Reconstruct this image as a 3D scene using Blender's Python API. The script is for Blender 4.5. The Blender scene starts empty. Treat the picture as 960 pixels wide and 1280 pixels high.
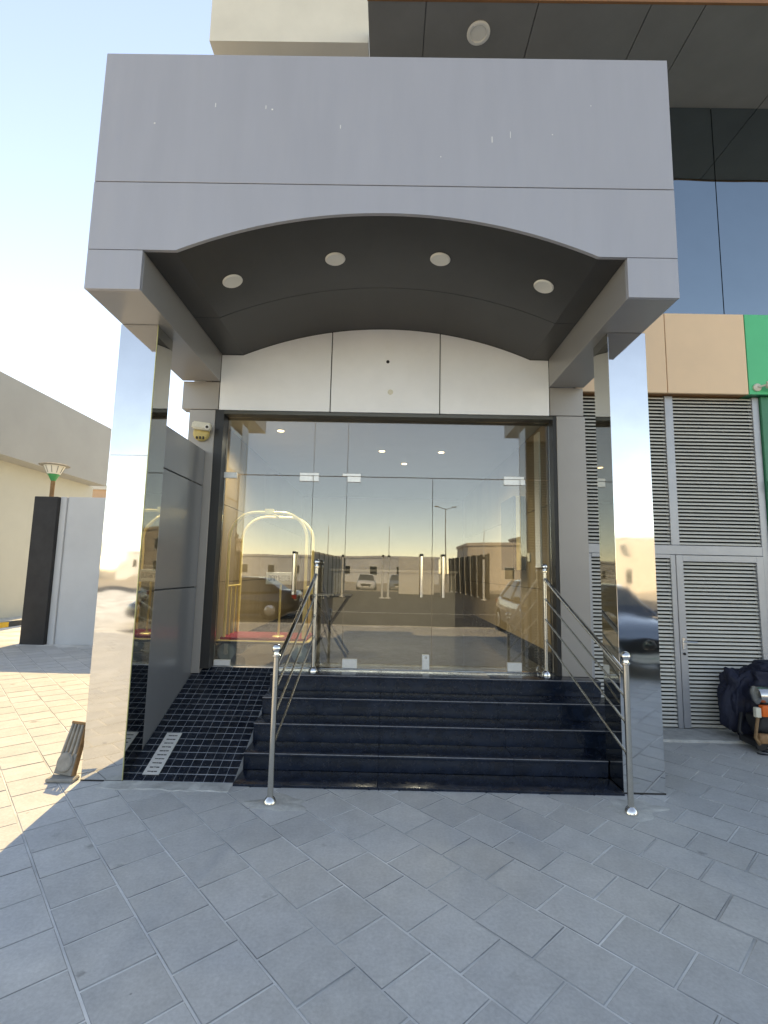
import bpy, bmesh, math, random
from mathutils import Vector, Matrix, noise
random.seed(7)
S = bpy.context.scene
COL = S.collection
PI = math.pi

# ------------------------------------------------------------------ camera
CAM_H = 1.62; F = 615.06; PITCH = 0.12004; ROLL = 0.02063; YAW = -0.0075
def unrot(X, D, U):
    c, s = math.cos(ROLL), math.sin(ROLL); X, U = c*X - s*U, s*X + c*U
    c, s = math.cos(PITCH), math.sin(PITCH); Y, Z = c*D - s*U, s*D + c*U
    c, s = math.cos(YAW), math.sin(YAW); return Vector((c*X + s*Y, -s*X + c*Y, Z))
cam = bpy.data.cameras.new('camera'); co = bpy.data.objects.new('camera', cam); COL.objects.link(co)
rx, fw, up = unrot(1, 0, 0), unrot(0, 1, 0), unrot(0, 0, 1)
co.matrix_world = Matrix(((rx.x, up.x, -fw.x, 0), (rx.y, up.y, -fw.y, 0), (rx.z, up.z, -fw.z, CAM_H), (0, 0, 0, 1)))
cam.sensor_fit = 'HORIZONTAL'; cam.sensor_width = 36; cam.lens = F/960*36
cam.clip_start = 0.05; cam.clip_end = 2000
S.camera = co
def project(p):
    v = Vector(p) - Vector((0, 0, CAM_H)); d = v.dot(fw)
    if d < .05: return None
    return 480 + F*v.dot(rx)/d, 640 - F*v.dot(up)/d, d

# ------------------------------------------------------------------ world, sun, exposure
SUN_EL, SUN_AZ = math.radians(48), math.radians(-7.6)
w = bpy.data.worlds.new('World'); S.world = w; w.use_nodes = True
nt = w.node_tree; bg = nt.nodes['Background']
sky = nt.nodes.new('ShaderNodeTexSky'); sky.sky_type = 'NISHITA'; sky.sun_disc = False
sky.sun_elevation = SUN_EL; sky.sun_rotation = SUN_AZ
sky.air_density = 0.8; sky.dust_density = 0.0; sky.ozone_density = 0.6; sky.altitude = 5
nt.links.new(sky.outputs[0], bg.inputs[0]); bg.inputs[1].default_value = 0.15
sl = bpy.data.lights.new('sun', 'SUN'); sl.energy = 2.0; sl.angle = math.radians(.55); sl.color = (1, .87, .57)
so = bpy.data.objects.new('sun', sl); COL.objects.link(so); so.location = (-4, 30, 30)
sd = Vector((math.sin(SUN_AZ)*math.cos(SUN_EL), math.cos(SUN_AZ)*math.cos(SUN_EL), math.sin(SUN_EL)))
so.rotation_euler = sd.to_track_quat('Z', 'Y').to_euler()
S.view_settings.view_transform = 'Standard'; S.view_settings.look = 'None'
S.view_settings.gamma = 1; S.view_settings.exposure = 1.52
S.view_settings.use_white_balance = True; S.view_settings.white_balance_temperature = 9800; S.view_settings.white_balance_tint = 14

S.render.engine = 'CYCLES'
S.cycles.max_bounces = 9; S.cycles.transparent_max_bounces = 16; S.cycles.glossy_bounces = 6

# ------------------------------------------------------------------ materials
MATS = {}
def mat(name, col, rough=.5, metal=0., var=.1, scale=3., bump=0., bscale=30., spec=.5, coat=0.,
        wave=0., wscale=2., rvar=0., specks=0., emit=None, speckcol=None, stretch=None, detail=5):
    m = bpy.data.materials.new(name); m.use_nodes = True; t = m.node_tree; N, L = t.nodes, t.links
    b = N['Principled BSDF']
    b.inputs['Roughness'].default_value = rough; b.inputs['Metallic'].default_value = metal
    b.inputs['Specular IOR Level'].default_value = spec; b.inputs['Coat Weight'].default_value = coat
    g = N.new('ShaderNodeNewGeometry'); vec = g.outputs['Position']
    if stretch:
        mp = N.new('ShaderNodeMapping'); mp.inputs['Scale'].default_value = stretch; L.new(vec, mp.inputs[0]); vec = mp.outputs[0]
    out = None
    if var > 0:
        n = N.new('ShaderNodeTexNoise'); n.inputs['Scale'].default_value = scale; n.inputs['Detail'].default_value = detail
        n.inputs['Roughness'].default_value = .62; L.new(vec, n.inputs['Vector'])
        r = N.new('ShaderNodeMapRange'); r.inputs[1].default_value = .3; r.inputs[2].default_value = .7
        L.new(n.outputs['Fac'], r.inputs[0])
        mx = N.new('ShaderNodeMix'); mx.data_type = 'RGBA'; L.new(r.outputs[0], mx.inputs['Factor'])
        mx.inputs['A'].default_value = [c*(1-var) for c in col] + [1]; mx.inputs['B'].default_value = [min(1, c*(1+var)) for c in col] + [1]
        out = mx.outputs['Result']
        if rvar:
            rr = N.new('ShaderNodeMapRange'); rr.inputs[1].default_value = .3; rr.inputs[2].default_value = .7
            rr.inputs[3].default_value = max(.01, rough-rvar); rr.inputs[4].default_value = rough+rvar
            n2 = N.new('ShaderNodeTexNoise'); n2.inputs['Scale'].default_value = scale*2.3; n2.inputs['Detail'].default_value = 6
            L.new(vec, n2.inputs['Vector']); L.new(n2.outputs['Fac'], rr.inputs[0]); L.new(rr.outputs[0], b.inputs['Roughness'])
        if specks:
            v = N.new('ShaderNodeTexNoise'); v.inputs['Scale'].default_value = specks; v.inputs['Detail'].default_value = 2; L.new(vec, v.inputs['Vector'])
            c = N.new('ShaderNodeMapRange'); c.inputs[1].default_value = .7; c.inputs[2].default_value = .76; L.new(v.outputs['Fac'], c.inputs[0])
            m2 = N.new('ShaderNodeMix'); m2.data_type = 'RGBA'; L.new(c.outputs[0], m2.inputs['Factor']); L.new(out, m2.inputs['A'])
            m2.inputs['B'].default_value = list(speckcol or (.5, .5, .5)) + [1]; out = m2.outputs['Result']
        L.new(out, b.inputs['Base Color'])
    else:
        b.inputs['Base Color'].default_value = list(col) + [1]
    prev = None
    if wave:
        n = N.new('ShaderNodeTexNoise'); n.inputs['Scale'].default_value = wscale; n.inputs['Detail'].default_value = 1; L.new(g.outputs['Position'], n.inputs['Vector'])
        bp = N.new('ShaderNodeBump'); bp.inputs['Strength'].default_value = 1; bp.inputs['Distance'].default_value = wave
        L.new(n.outputs['Fac'], bp.inputs['Height']); prev = bp.outputs[0]
    if bump:
        n = N.new('ShaderNodeTexNoise'); n.inputs['Scale'].default_value = bscale; n.inputs['Detail'].default_value = 6; L.new(vec, n.inputs['Vector'])
        bp = N.new('ShaderNodeBump'); bp.inputs['Strength'].default_value = .6; bp.inputs['Distance'].default_value = bump
        L.new(n.outputs['Fac'], bp.inputs['Height'])
        if prev: L.new(prev, bp.inputs['Normal'])
        prev = bp.outputs[0]
    if prev: L.new(prev, b.inputs['Normal'])
    if emit:
        b.inputs['Emission Color'].default_value = list(emit[0]) + [1]; b.inputs['Emission Strength'].default_value = emit[1]
    MATS[name] = m; return m

def glass_mat(name, refl, tint):
    m = bpy.data.materials.new(name); m.use_nodes = True; t = m.node_tree; N, L = t.nodes, t.links
    N.remove(N['Principled BSDF']); o = N['Material Output']
    tr = N.new('ShaderNodeBsdfTransparent'); tr.inputs[0].default_value = list(tint) + [1]
    gl = N.new('ShaderNodeBsdfGlossy'); gl.inputs['Roughness'].default_value = .0; gl.inputs[0].default_value = (.96, .935, .935, 1)
    fr = N.new('ShaderNodeFresnel'); fr.inputs[0].default_value = 1.5
    ad = N.new('ShaderNodeMath'); ad.operation = 'ADD'; ad.use_clamp = True; ad.inputs[1].default_value = refl; L.new(fr.outputs[0], ad.inputs[0])
    n = N.new('ShaderNodeTexNoise'); n.inputs['Scale'].default_value = .9; g = N.new('ShaderNodeNewGeometry'); L.new(g.outputs['Position'], n.inputs['Vector'])
    bp = N.new('ShaderNodeBump'); bp.inputs['Distance'].default_value = .0012; L.new(n.outputs['Fac'], bp.inputs['Height']); L.new(bp.outputs[0], gl.inputs['Normal'])
    mx = N.new('ShaderNodeMixShader'); L.new(ad.outputs[0], mx.inputs[0]); L.new(tr.outputs[0], mx.inputs[1]); L.new(gl.outputs[0], mx.inputs[2])
    L.new(mx.outputs[0], o.inputs[0]); MATS[name] = m; return m

def paving_mat():
    m = bpy.data.materials.new('paving'); m.use_nodes = True; t = m.node_tree; N, L = t.nodes, t.links; b = N['Principled BSDF']
    g = N.new('ShaderNodeNewGeometry'); pos = g.outputs['Position']
    oi = N.new('ShaderNodeObjectInfo'); at = N.new('ShaderNodeAttribute'); at.attribute_name = 'tint'
    def nz(s, d, r=.6):
        n = N.new('ShaderNodeTexNoise'); n.inputs['Scale'].default_value = s; n.inputs['Detail'].default_value = d; n.inputs['Roughness'].default_value = r
        L.new(pos, n.inputs['Vector']); return n.outputs['Fac']
    def mr(x, a, c, lo, hi):
        r = N.new('ShaderNodeMapRange'); L.new(x, r.inputs[0])
        for i, v in enumerate((a, c, lo, hi)): r.inputs[i+1].default_value = v
        return r.outputs[0]
    def mul(x, y):
        k = N.new('ShaderNodeMath'); k.operation = 'MULTIPLY'; L.new(x, k.inputs[0]); L.new(y, k.inputs[1]); return k.outputs[0]
    def add(x, y):
        k = N.new('ShaderNodeMath'); k.operation = 'ADD'; L.new(x, k.inputs[0]); L.new(y, k.inputs[1]); return k.outputs[0]
    rnd = add(oi.outputs['Random'], at.outputs['Fac'])
    fr = N.new('ShaderNodeMath'); fr.operation = 'FRACT'; L.new(rnd, fr.inputs[0])
    v = mul(mr(fr.outputs[0], 0, 1, .92, 1.05), mr(nz(2.2, 6), .3, .7, .93, 1.07))
    v = mul(v, mr(nz(60, 4), .3, .7, .9, 1.1))
    v = mul(v, mr(nz(9, 5, .7), .25, .75, .9, 1.1))
    vo = N.new('ShaderNodeTexVoronoi'); vo.inputs['Scale'].default_value = 3.6; L.new(pos, vo.inputs['Vector']); vo.inputs['Randomness'].default_value = 1     # spots of old gum and oil
    d = N.new('ShaderNodeMath'); d.operation = 'ADD'; L.new(vo.outputs['Distance'], d.inputs[0]); L.new(mr(nz(30, 3), .3, .7, -.02, .02), d.inputs[1])
    sx = N.new('ShaderNodeSeparateColor'); L.new(vo.outputs['Color'], sx.inputs[0])
    big = N.new('ShaderNodeMath'); big.operation = 'DIVIDE'; L.new(d.outputs[0], big.inputs[0]); L.new(mr(sx.outputs[0], .55, 1, .02, 1.3), big.inputs[1])
    v = mul(v, mr(big.outputs[0], .07, .15, .62, 1))
    cr = N.new('ShaderNodeMix'); cr.data_type = 'RGBA'; cr.inputs['A'].default_value = (.50, .505, .50, 1); cr.inputs['B'].default_value = (.53, .525, .50, 1)
    L.new(mr(nz(.9, 3), .35, .65, 0, 1), cr.inputs['Factor'])
    hs = N.new('ShaderNodeVectorMath'); hs.operation = 'SCALE'; L.new(cr.outputs['Result'], hs.inputs[0]); L.new(v, hs.inputs['Scale'])
    L.new(hs.outputs[0], b.inputs['Base Color']); b.inputs['Roughness'].default_value = .72
    L.new(mr(nz(5, 4), .3, .7, .55, .85), b.inputs['Roughness'])
    bp = N.new('ShaderNodeBump'); bp.inputs['Strength'].default_value = .5; bp.inputs['Distance'].default_value = .0022
    L.new(add(nz(75, 6), nz(12, 4)), bp.inputs['Height']); L.new(bp.outputs[0], b.inputs['Normal'])
    MATS['paving'] = m
paving_mat()
mat('sand', (.42, .37, .29), .95, var=.15, scale=.4, bump=.01, bscale=8)
mat('mortar', (.64, .64, .62), .9, var=.42, scale=1.3, bump=.004, bscale=60)
mat('tile_edge', (.32, .32, .31), .9, var=.6, scale=2)  # darker tile chamfers: edge dirt, with joint shadow put into the colour
mat('concrete', (.50, .50, .47), .9, var=.25, scale=7, bump=.01, bscale=35)
mat('asphalt', (.07, .069, .066), .9, var=.2, scale=1.5, bump=.004, bscale=80)
mat('paint_white', (.75, .75, .72), .6, var=.06)
mat('acp_grey', (.40, .402, .43), .38, metal=.25, var=.03, scale=1.1, wave=.006, wscale=.9, rvar=.06, stretch=(5, 5, .7), detail=4)
mat('acp_beam', (.33, .32, .31), .3, metal=.3, var=.04, scale=1.4, wave=.004, wscale=1.3)
mat('acp_wall', (.27, .28, .29), .22, metal=.35, var=.05, scale=1.2, wave=.006, wscale=1.1)
mat('acp_pil', (.36, .335, .31), .4, metal=.25, var=.04, scale=2)
mat('soffit_dark', (.045, .044, .043), .34, var=.1, scale=2, spec=.5)
mat('joint', (.02, .02, .02), .8, var=0)
mat('white_panel', (.89, .895, .90), .45, var=.05, scale=1.6, rvar=.05)
mat('lintel', (.09, .088, .075), .35, metal=.4, var=.06)
mat('jamb', (.022, .022, .022), .4, var=.1)
mat('mirror_steel', (.74, .74, .73), .045, metal=1., var=.04, scale=2.5, wave=.0019, wscale=2.8, rvar=.02)
mat('mirror_side', (.50, .50, .47), .03, metal=1., var=.04, scale=2.5, wave=.002, wscale=2.2)
mat('chrome', (.78, .77, .74), .13, metal=1., var=.05, scale=20)
mat('satin', (.62, .60, .55), .25, metal=1., var=.06, scale=20)
mat('edge_film', (.62, .60, .30), .3, metal=.3, var=.1)
mat('granite', (.007, .0135, .027), .2, var=.45, scale=9, rvar=.1, specks=260, speckcol=(.035, .04, .05), spec=.55, bump=.0006, bscale=60)
mat('edge_highlight', (.22, .23, .25), .35, var=.3, scale=30)
mat('ramp_tile', (.009, .0145, .025), .26, var=.4, scale=7, rvar=.1, bump=.0008, bscale=70)
mat('grout', (.34, .37, .40), .9, var=.35, scale=6)
mat('steel_plate', (.70, .69, .66), .32, metal=.7, var=.12, scale=25)
mat('patch_steel', (.82, .81, .78), .3, metal=.25, var=.06, scale=25)
mat('dark_slot', (.03, .028, .025), .8, var=.2)
mat('louvre', (.66, .64, .57), .42, metal=.15, var=.06, scale=4)
mat('louvre_frame', (.40, .41, .43), .36, metal=.35, var=.06, scale=4)
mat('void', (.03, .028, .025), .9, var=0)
mat('beige_acp', (.87, .60, .38), .4, var=.04, scale=1.5, wave=.002, wscale=1.5)
mat('green_acp', (.03, .55, .24), .35, var=.05, scale=1.5)
mat('green_dark', (.015, .20, .10), .35, var=.08)
mat('cream_render', (.66, .63, .55), .8, var=.05, scale=2, bump=.002)
mat('blue_glass', (.28, .345, .38), .015, metal=1., var=.02, wave=.0025, wscale=1.2)
mat('brown_trim', (.25, .11, .04), .5, var=.2)
mat('overhang', (.19, .19, .18), .42, var=.08, scale=2)
mat('lamp_white', (.75, .73, .66), .5, var=.05)
mat('lamp_lens', (.78, .75, .66), .35, var=.05)
mat('wood_wall', (.27, .20, .12), .33, var=.16, scale=2.2, stretch=(1, 1, .12))
mat('lobby_floor', (.085, .082, .075), .12, var=.12, scale=3, spec=.6)
mat('lobby_ceiling', (.55, .55, .53), .7, var=.04)
mat('lobby_back', (.16, .14, .11), .6, var=.1)
mat('marble', (.62, .59, .52), .25, var=.1, scale=4)
mat('gold', (.95, .72, .30), .3, metal=.3, var=.06, scale=20)
mat('red_carpet', (.22, .008, .014), .95, var=.25, scale=60, bump=.003, bscale=250)
mat('rubber_grey', (.30, .35, .36), .6, var=.15, scale=20)
mat('black_paint', (.015, .014, .013), .4, var=.15)
mat('sign_white', (.78, .75, .68), .5, var=.04)
mat('plastic_cream', (.70, .66, .54), .45, var=.1, scale=25)
mat('plastic_yellow', (.60, .46, .17), .5, var=.18, scale=25)
mat('wall_grey', (.52, .54, .56), .8, var=.05, scale=1.4, bump=.002, bscale=25)
mat('pillar_dark', (.030, .029, .030), .75, var=.25, scale=3, specks=7, speckcol=(.06, .06, .06))
mat('left_render', (.36, .355, .33), .85, var=.045, scale=.8, bump=.002)
mat('left_render_low', (.50, .485, .41), .85, var=.045, scale=.8, bump=.002)
mat('peach', (.60, .40, .26), .8, var=.06)
mat('kerb_yellow', (.75, .42, .03), .7, var=.15)
mat('kerb_black', (.03, .03, .03), .7, var=.2)
mat('fade_grey', (.27, .26, .235), .8, var=.2, scale=18, bump=.002)
mat('fade_brown', (.26, .15, .07), .8, var=.3, scale=14)
mat('green_lamp', (.02, .28, .10), .4, var=.1)
mat('navy_cloth', (.010, .014, .035), .7, var=.4, scale=14, bump=.012, bscale=22)
mat('black_rubber', (.012, .012, .013), .5, var=.2)
mat('orange', (.85, .14, .015), .45, var=.08)
mat('tan_leather', (.33, .17, .075), .6, var=.2, scale=20)
mat('silver_tank', (.62, .62, .60), .22, metal=1., var=.08)
mat('car_grey', (.22, .26, .30), .16, metal=.4, var=.03, coat=1.)
mat('car_dark', (.018, .018, .02), .16, metal=.3, var=.03, coat=1.)
mat('car_white', (.72, .72, .71), .2, var=.03, coat=1.)
mat('car_glass', (.015, .02, .022), .03, var=0, spec=.8)
mat('tyre', (.014, .014, .014), .85, var=.15)
mat('light_glass', (.6, .6, .6), .08, metal=.6, var=.05)
mat('tail_red', (.35, .01, .01), .2, var=.1)
mat('sandstone', (.64, .57, .49), .85, var=.08, scale=1)
mat('far_white', (.60, .62, .64), .8, var=.12, scale=.6)
mat('window_dark', (.03, .035, .04), .08, var=.1, spec=.8)
glass_mat('door_glass', .08, (.86, .88, .84))
for _m in MATS.values(): _m.cycles.use_transparent_shadow = True

# ------------------------------------------------------------------ helpers
WL = {}
def wloc(o): return WL.get(o.name, Vector((0, 0, 0)))
def tag(o, label, cat, group=None):
    o['label'] = label; o['category'] = cat
    if group: o['group'] = group
    return o
def structure(o): o['kind'] = 'structure'; return o
def thing(name, label, cat, loc=(0, 0, 0), group=None):
    o = bpy.data.objects.new(name, None); COL.objects.link(o); o.empty_display_size = .1
    o.location = loc; WL[o.name] = Vector(loc); tag(o, label, cat, group); return o
def link(name, me, loc, parent):
    o = bpy.data.objects.new(name, me); COL.objects.link(o); WL[o.name] = Vector(loc)
    if parent: o.parent = parent; o.location = Vector(loc) - wloc(parent)
    else: o.location = loc
    return o
def emit_bm(name, bm, m, parent=None, smooth=False, mats=None):
    vs = [v.co for v in bm.verts]
    lo = Vector([min(v[i] for v in vs) for i in range(3)]); hi = Vector([max(v[i] for v in vs) for i in range(3)])
    c = (lo+hi)/2; c.z = lo.z
    for v in bm.verts: v.co -= c
    bmesh.ops.recalc_face_normals(bm, faces=bm.faces)
    me = bpy.data.meshes.new(name); bm.to_mesh(me); bm.free()
    for k in (mats or [m]): me.materials.append(MATS[k])
    if smooth:
        me.polygons.foreach_set('use_smooth', [True]*len(me.polygons))
        me.set_sharp_from_angle(angle=math.radians(38))
    return link(name, me, c, parent)
def abox(bm, x0, x1, y0, y1, z0, z1):
    r = bmesh.ops.create_cube(bm, size=1)
    for v in r['verts']:
        v.co = Vector((x0 + (v.co.x+.5)*(x1-x0), y0 + (v.co.y+.5)*(y1-y0), z0 + (v.co.z+.5)*(z1-z0)))
    return r['verts']
def box(name, x0, x1, y0, y1, z0, z1, m, parent=None, bev=0., seg=1):
    bm = bmesh.new(); abox(bm, x0, x1, y0, y1, z0, z1)
    if bev: bmesh.ops.bevel(bm, geom=list(bm.edges), offset=bev, segments=seg, affect='EDGES', profile=.6)
    return emit_bm(name, bm, m, parent, smooth=seg > 1)
def atube(bm, pts, r, n=10, closed=False, r2=None):
    pts = [Vector(p) for p in pts]; rings = []
    N = len(pts)
    u = None
    for i, p in enumerate(pts):
        a = pts[(i-1) % N] if (i > 0 or closed) else p; b = pts[(i+1) % N] if (i < N-1 or closed) else p
        t = (b-a).normalized()
        if u is None: u = t.orthogonal().normalized()
        u = (u - t*u.dot(t)).normalized(); v = t.cross(u)
        rr = r if r2 is None else r + (r2-r)*i/(N-1)
        rings.append([bm.verts.new(p + rr*(math.cos(2*PI*k/n)*u + math.sin(2*PI*k/n)*v)) for k in range(n)])
    M = N if closed else N-1
    for i in range(M):
        A, B = rings[i], rings[(i+1) % N]
        for k in range(n): bm.faces.new((A[k], A[(k+1) % n], B[(k+1) % n], B[k]))
    if not closed: bm.faces.new(rings[0][::-1]); bm.faces.new(rings[-1])
def tube(name, pts, r, m, parent=None, n=10, closed=False, r2=None):
    bm = bmesh.new(); atube(bm, pts, r, n, closed, r2); return emit_bm(name, bm, m, parent, smooth=True)
def alathe(bm, c, prof, n=20, axis='z'):
    c = Vector(c); rings = []
    for r, h in prof:
        if axis == 'z': f = lambda a: Vector((r*math.cos(a), r*math.sin(a), h))
        elif axis == 'y': f = lambda a: Vector((r*math.cos(a), h, r*math.sin(a)))
        else: f = lambda a: Vector((h, r*math.cos(a), r*math.sin(a)))
        rings.append([bm.verts.new(c + f(2*PI*k/n)) for k in range(n)])
    for A, B in zip(rings, rings[1:]):
        for k in range(n): bm.faces.new((A[k], A[(k+1) % n], B[(k+1) % n], B[k]))
    bm.faces.new(rings[0]); bm.faces.new(rings[-1])
def lathe(name, c, prof, m, parent=None, n=20, axis='z'):
    bm = bmesh.new(); alathe(bm, c, prof, n, axis); return emit_bm(name, bm, m, parent, smooth=True)
def strip(name, st, y0, y1, m, parent=None):
    """prism along y: st = [(x, zlow, zhigh), ...]"""
    bm = bmesh.new(); R = []
    for x, a, b in st:
        R.append([bm.verts.new((x, y0, a)), bm.verts.new((x, y0, b)), bm.verts.new((x, y1, b)), bm.verts.new((x, y1, a))])
    for A, B in zip(R, R[1:]):
        for k in range(4): bm.faces.new((A[k], A[(k+1) % 4], B[(k+1) % 4], B[k]))
    bm.faces.new(R[0]); bm.faces.new(R[-1])
    return emit_bm(name, bm, m, parent)
def sheet(name, pts, z, m, parent=None):
    bm = bmesh.new(); bm.faces.new([bm.verts.new((x, y, z)) for x, y in pts])
    o = emit_bm(name, bm, m, parent)
    if o.data.polygons[0].normal.z < 0: o.data.flip_normals()
    return o
def copy_tree(o, parent=None):
    c = o.copy(); COL.objects.link(c); c.parent = parent
    for ch in o.children: copy_tree(ch, c)
    return c
def dup_part(o, loc, parent, name=None):
    c = o.copy(); COL.objects.link(c); c.parent = parent; c.location = Vector(loc) - wloc(parent); WL[c.name] = Vector(loc)
    return c

# ================================================================== ground, road, pavement
structure(sheet('ground', [(-500, -500), (500, -500), (500, 500), (-500, 500)], -.16, 'sand'))
structure(sheet('road', [(-60, -34), (60, -34), (60, -4.55), (-60, -4.55)], -.14, 'asphalt'))
structure(box('kerb', -60, 60, -4.55, -4.4, -.30, .01, 'concrete', bev=.015))
lane = structure(sheet('lane_marking', [(-60, -11.0), (60, -11.0), (60, -10.85), (-60, -10.85)], -.136, 'paint_white'))
pave = structure(box('pavement', -60, 60, -4.4, 40, -.30, -.0038, 'mortar'))
structure(sheet('forecourt', [(-60, -26), (-7.2, -26), (-7.2, -4.56), (-60, -4.56)], -.12, 'mortar'))
ANG = math.radians(-47)
e1 = Vector((math.cos(ANG), math.sin(ANG))); e2 = Vector((-math.sin(ANG), math.cos(ANG)))
P0 = Vector((-1.451, 2.837)); TL, TW = .304, .2935
def tile_geo(hl, hw, k=.004):
    V = []
    for z, q in ((-.011, 0), (-.003, 0), (0, k)):
        V += [(-hl+q, -hw+q, z), (hl-q, -hw+q, z), (hl-q, hw-q, z), (-hl+q, hw-q, z)]
    Fc = [(8, 9, 10, 11)]
    for b in (0, 4):
        for i in range(4): Fc.append((b+i, b+(i+1) % 4, b+4+(i+1) % 4, b+4+i))
    return V, Fc
TV, TF = tile_geo(TL/2-.0048, TW/2-.0048, .0030)
tiles = []
for j in range(-75, 75):
    for i in range(-75, 75):
        t = (i + .5 + (.5 if j % 2 else 0))*TL; s = (j + .5)*TW
        p = P0 + e1*t + e2*s
        x, y = p
        if not (-9.5 < x < 9 and -4.2 < y < 10.05): continue
        if y > 5.0 and x > -2.0: 
            if not (x > 2.3 and y < 5.06): continue
        if -1.9 < x < 1.75 and y > 4.05: continue
        px = project((x, y, 0)); area = 0
        if px and -20 < px[0] < 980 and px[1] < 1295:
            if -3 < x < 2.2 and y > 4.4 and x > -2.2: area = 0
            else: area = 1/px[2]**2/(1+.3*px[2])
        tiles.append((area, x, y))
tiles.sort(reverse=True)
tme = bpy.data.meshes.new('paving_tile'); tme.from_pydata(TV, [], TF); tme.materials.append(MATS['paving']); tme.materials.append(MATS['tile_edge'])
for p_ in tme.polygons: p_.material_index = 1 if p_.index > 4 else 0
for a, x, y in tiles[:300]:
    o = bpy.data.objects.new('paving_tile', tme); COL.objects.link(o); o.parent = pave
    o.location = Vector((x, y, random.uniform(-.0012, .0012))) - wloc(pave)
    o.rotation_euler = (random.gauss(0, .0022), random.gauss(0, .0022), ANG + random.gauss(0, .003))
V, Fc, tint = [], [], []
for a, x, y in tiles[300:]:
    b = len(V); dz = random.uniform(-.001, .001); g1, g2 = random.gauss(0, .002), random.gauss(0, .002); A = ANG + random.gauss(0, .003)
    ca, sa = math.cos(A), math.sin(A)
    V += [(x + ca*q[0] - sa*q[1], y + sa*q[0] + ca*q[1], q[2] + dz + g1*q[0] + g2*q[1]) for q in TV]
    Fc += [tuple(b+k for k in f) for f in TF]; tint += [random.random()]*len(TF)
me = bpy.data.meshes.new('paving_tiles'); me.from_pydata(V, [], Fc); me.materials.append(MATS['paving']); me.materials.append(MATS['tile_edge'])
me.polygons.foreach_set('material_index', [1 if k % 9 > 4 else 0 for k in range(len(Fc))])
me.attributes.new('tint', 'FLOAT', 'FACE').data.foreach_set('value', tint)
o = bpy.data.objects.new('paving_tiles', me); COL.objects.link(o); o.parent = pave; o.location = -wloc(pave); o['kind'] = 'stuff'
def blob(name, cx, cy, rx_, ry_, z, m, parent, seed, n=36, rough=.3, h=.006):
    bm = bmesh.new(); top = bm.verts.new((cx, cy, z+h)); ring = []; mid = []
    for k in range(n):
        a = 2*PI*k/n; q = 1 + rough*noise.noise(Vector((math.cos(a)*1.7+seed, math.sin(a)*1.7, seed)))*1.6
        ring.append(bm.verts.new((cx+rx_*q*math.cos(a), cy+ry_*q*math.sin(a), z-.004)))
        mid.append(bm.verts.new((cx+rx_*q*.86*math.cos(a), cy+ry_*q*.86*math.sin(a), z+h*.8)))
    for k in range(n):
        j = (k+1) % n; bm.faces.new((ring[k], ring[j], mid[j], mid[k])); bm.faces.new((mid[k], mid[j], top))
    return emit_bm(name, bm, m, parent, smooth=True)
blob('mortar_patch', -.74, 3.66, .20, .12, 0, 'concrete', pave, 1.3, h=.0035, rough=.5)
blob('mortar_patch', 1.78, 3.68, .22, .14, 0, 'concrete', pave, 5.1, h=.0035, rough=.5)
# rough concrete strip at the foot of the ramp
bm = bmesh.new(); A, B, Cc = [], [], []
for k in range(41):
    x = -2.10 + k*.98/40
    n1 = noise.noise(Vector((x*7, 1.7, 0)))*.03 + noise.noise(Vector((x*22, 3.7, 0)))*.012
    A.append(bm.verts.new((x, 3.79+n1, -.003))); B.append(bm.verts.new((x, 3.80+n1, .006+.003*noise.noise(Vector((x*9, 0, 0)))))); Cc.append(bm.verts.new((x, 3.98, .008)))
for k in range(40):
    bm.faces.new((A[k], A[k+1], B[k+1], B[k])); bm.faces.new((B[k], B[k+1], Cc[k+1], Cc[k]))
emit_bm('concrete_strip', bm, 'concrete', pave, smooth=True)
box('concrete_strip', 2.135, 9, 5.13, 5.60, -.2, .02, 'concrete', pave, bev=.012)

# ================================================================== main building
bld = thing('hotel_building', 'dark grey clad building with glass lobby, overhang and beige and green bands', 'building', (0, 9, 0))
box('side_wall', -2.2, -2.06, 5.30, 16, -.01, 7.655, 'cream_render', bld)
box('rear_wall', -2.06, 12, 15.9, 16, -.01, 7.655, 'cream_render', bld)
box('side_wall', 11.9, 12, 5.75, 15.9, -.01, 7.655, 'cream_render', bld)
box('roof', -2.2, 12, 5.3, 16.0, 7.66, 7.72, 'cream_render', bld)
box('front_wall', -2.06, 2.1, 5.45, 5.6, 3.46, 7.55, 'overhang', bld)
# pilasters either side of the glass
PY = 5.168
box('pilaster', -2.174, -1.893, PY, 5.36, .55, 3.325, 'acp_pil', bld, bev=.003)
box('pilaster', 1.805, 2.112, PY, 5.36, .5965, 3.325, 'acp_pil', bld, bev=.003)
box('door_jamb', -1.892, -1.80, PY+.01, 5.36, .598, 3.325, 'jamb', bld)
box('door_jamb', 1.765, 1.804, PY+.01, 5.36, .598, 3.325, 'jamb', bld)
box('beam_cap', -2.262, -1.866, PY-.002, 5.30, 3.331, 3.642, 'acp_pil', bld, bev=.003)
box('beam_cap', 1.738, 2.096, PY-.002, 5.30, 3.331, 3.642, 'acp_pil', bld, bev=.003)
box('lintel', -1.90, 1.80, PY+.012, 5.42, 3.288, 3.322, 'lintel', bld)
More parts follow.
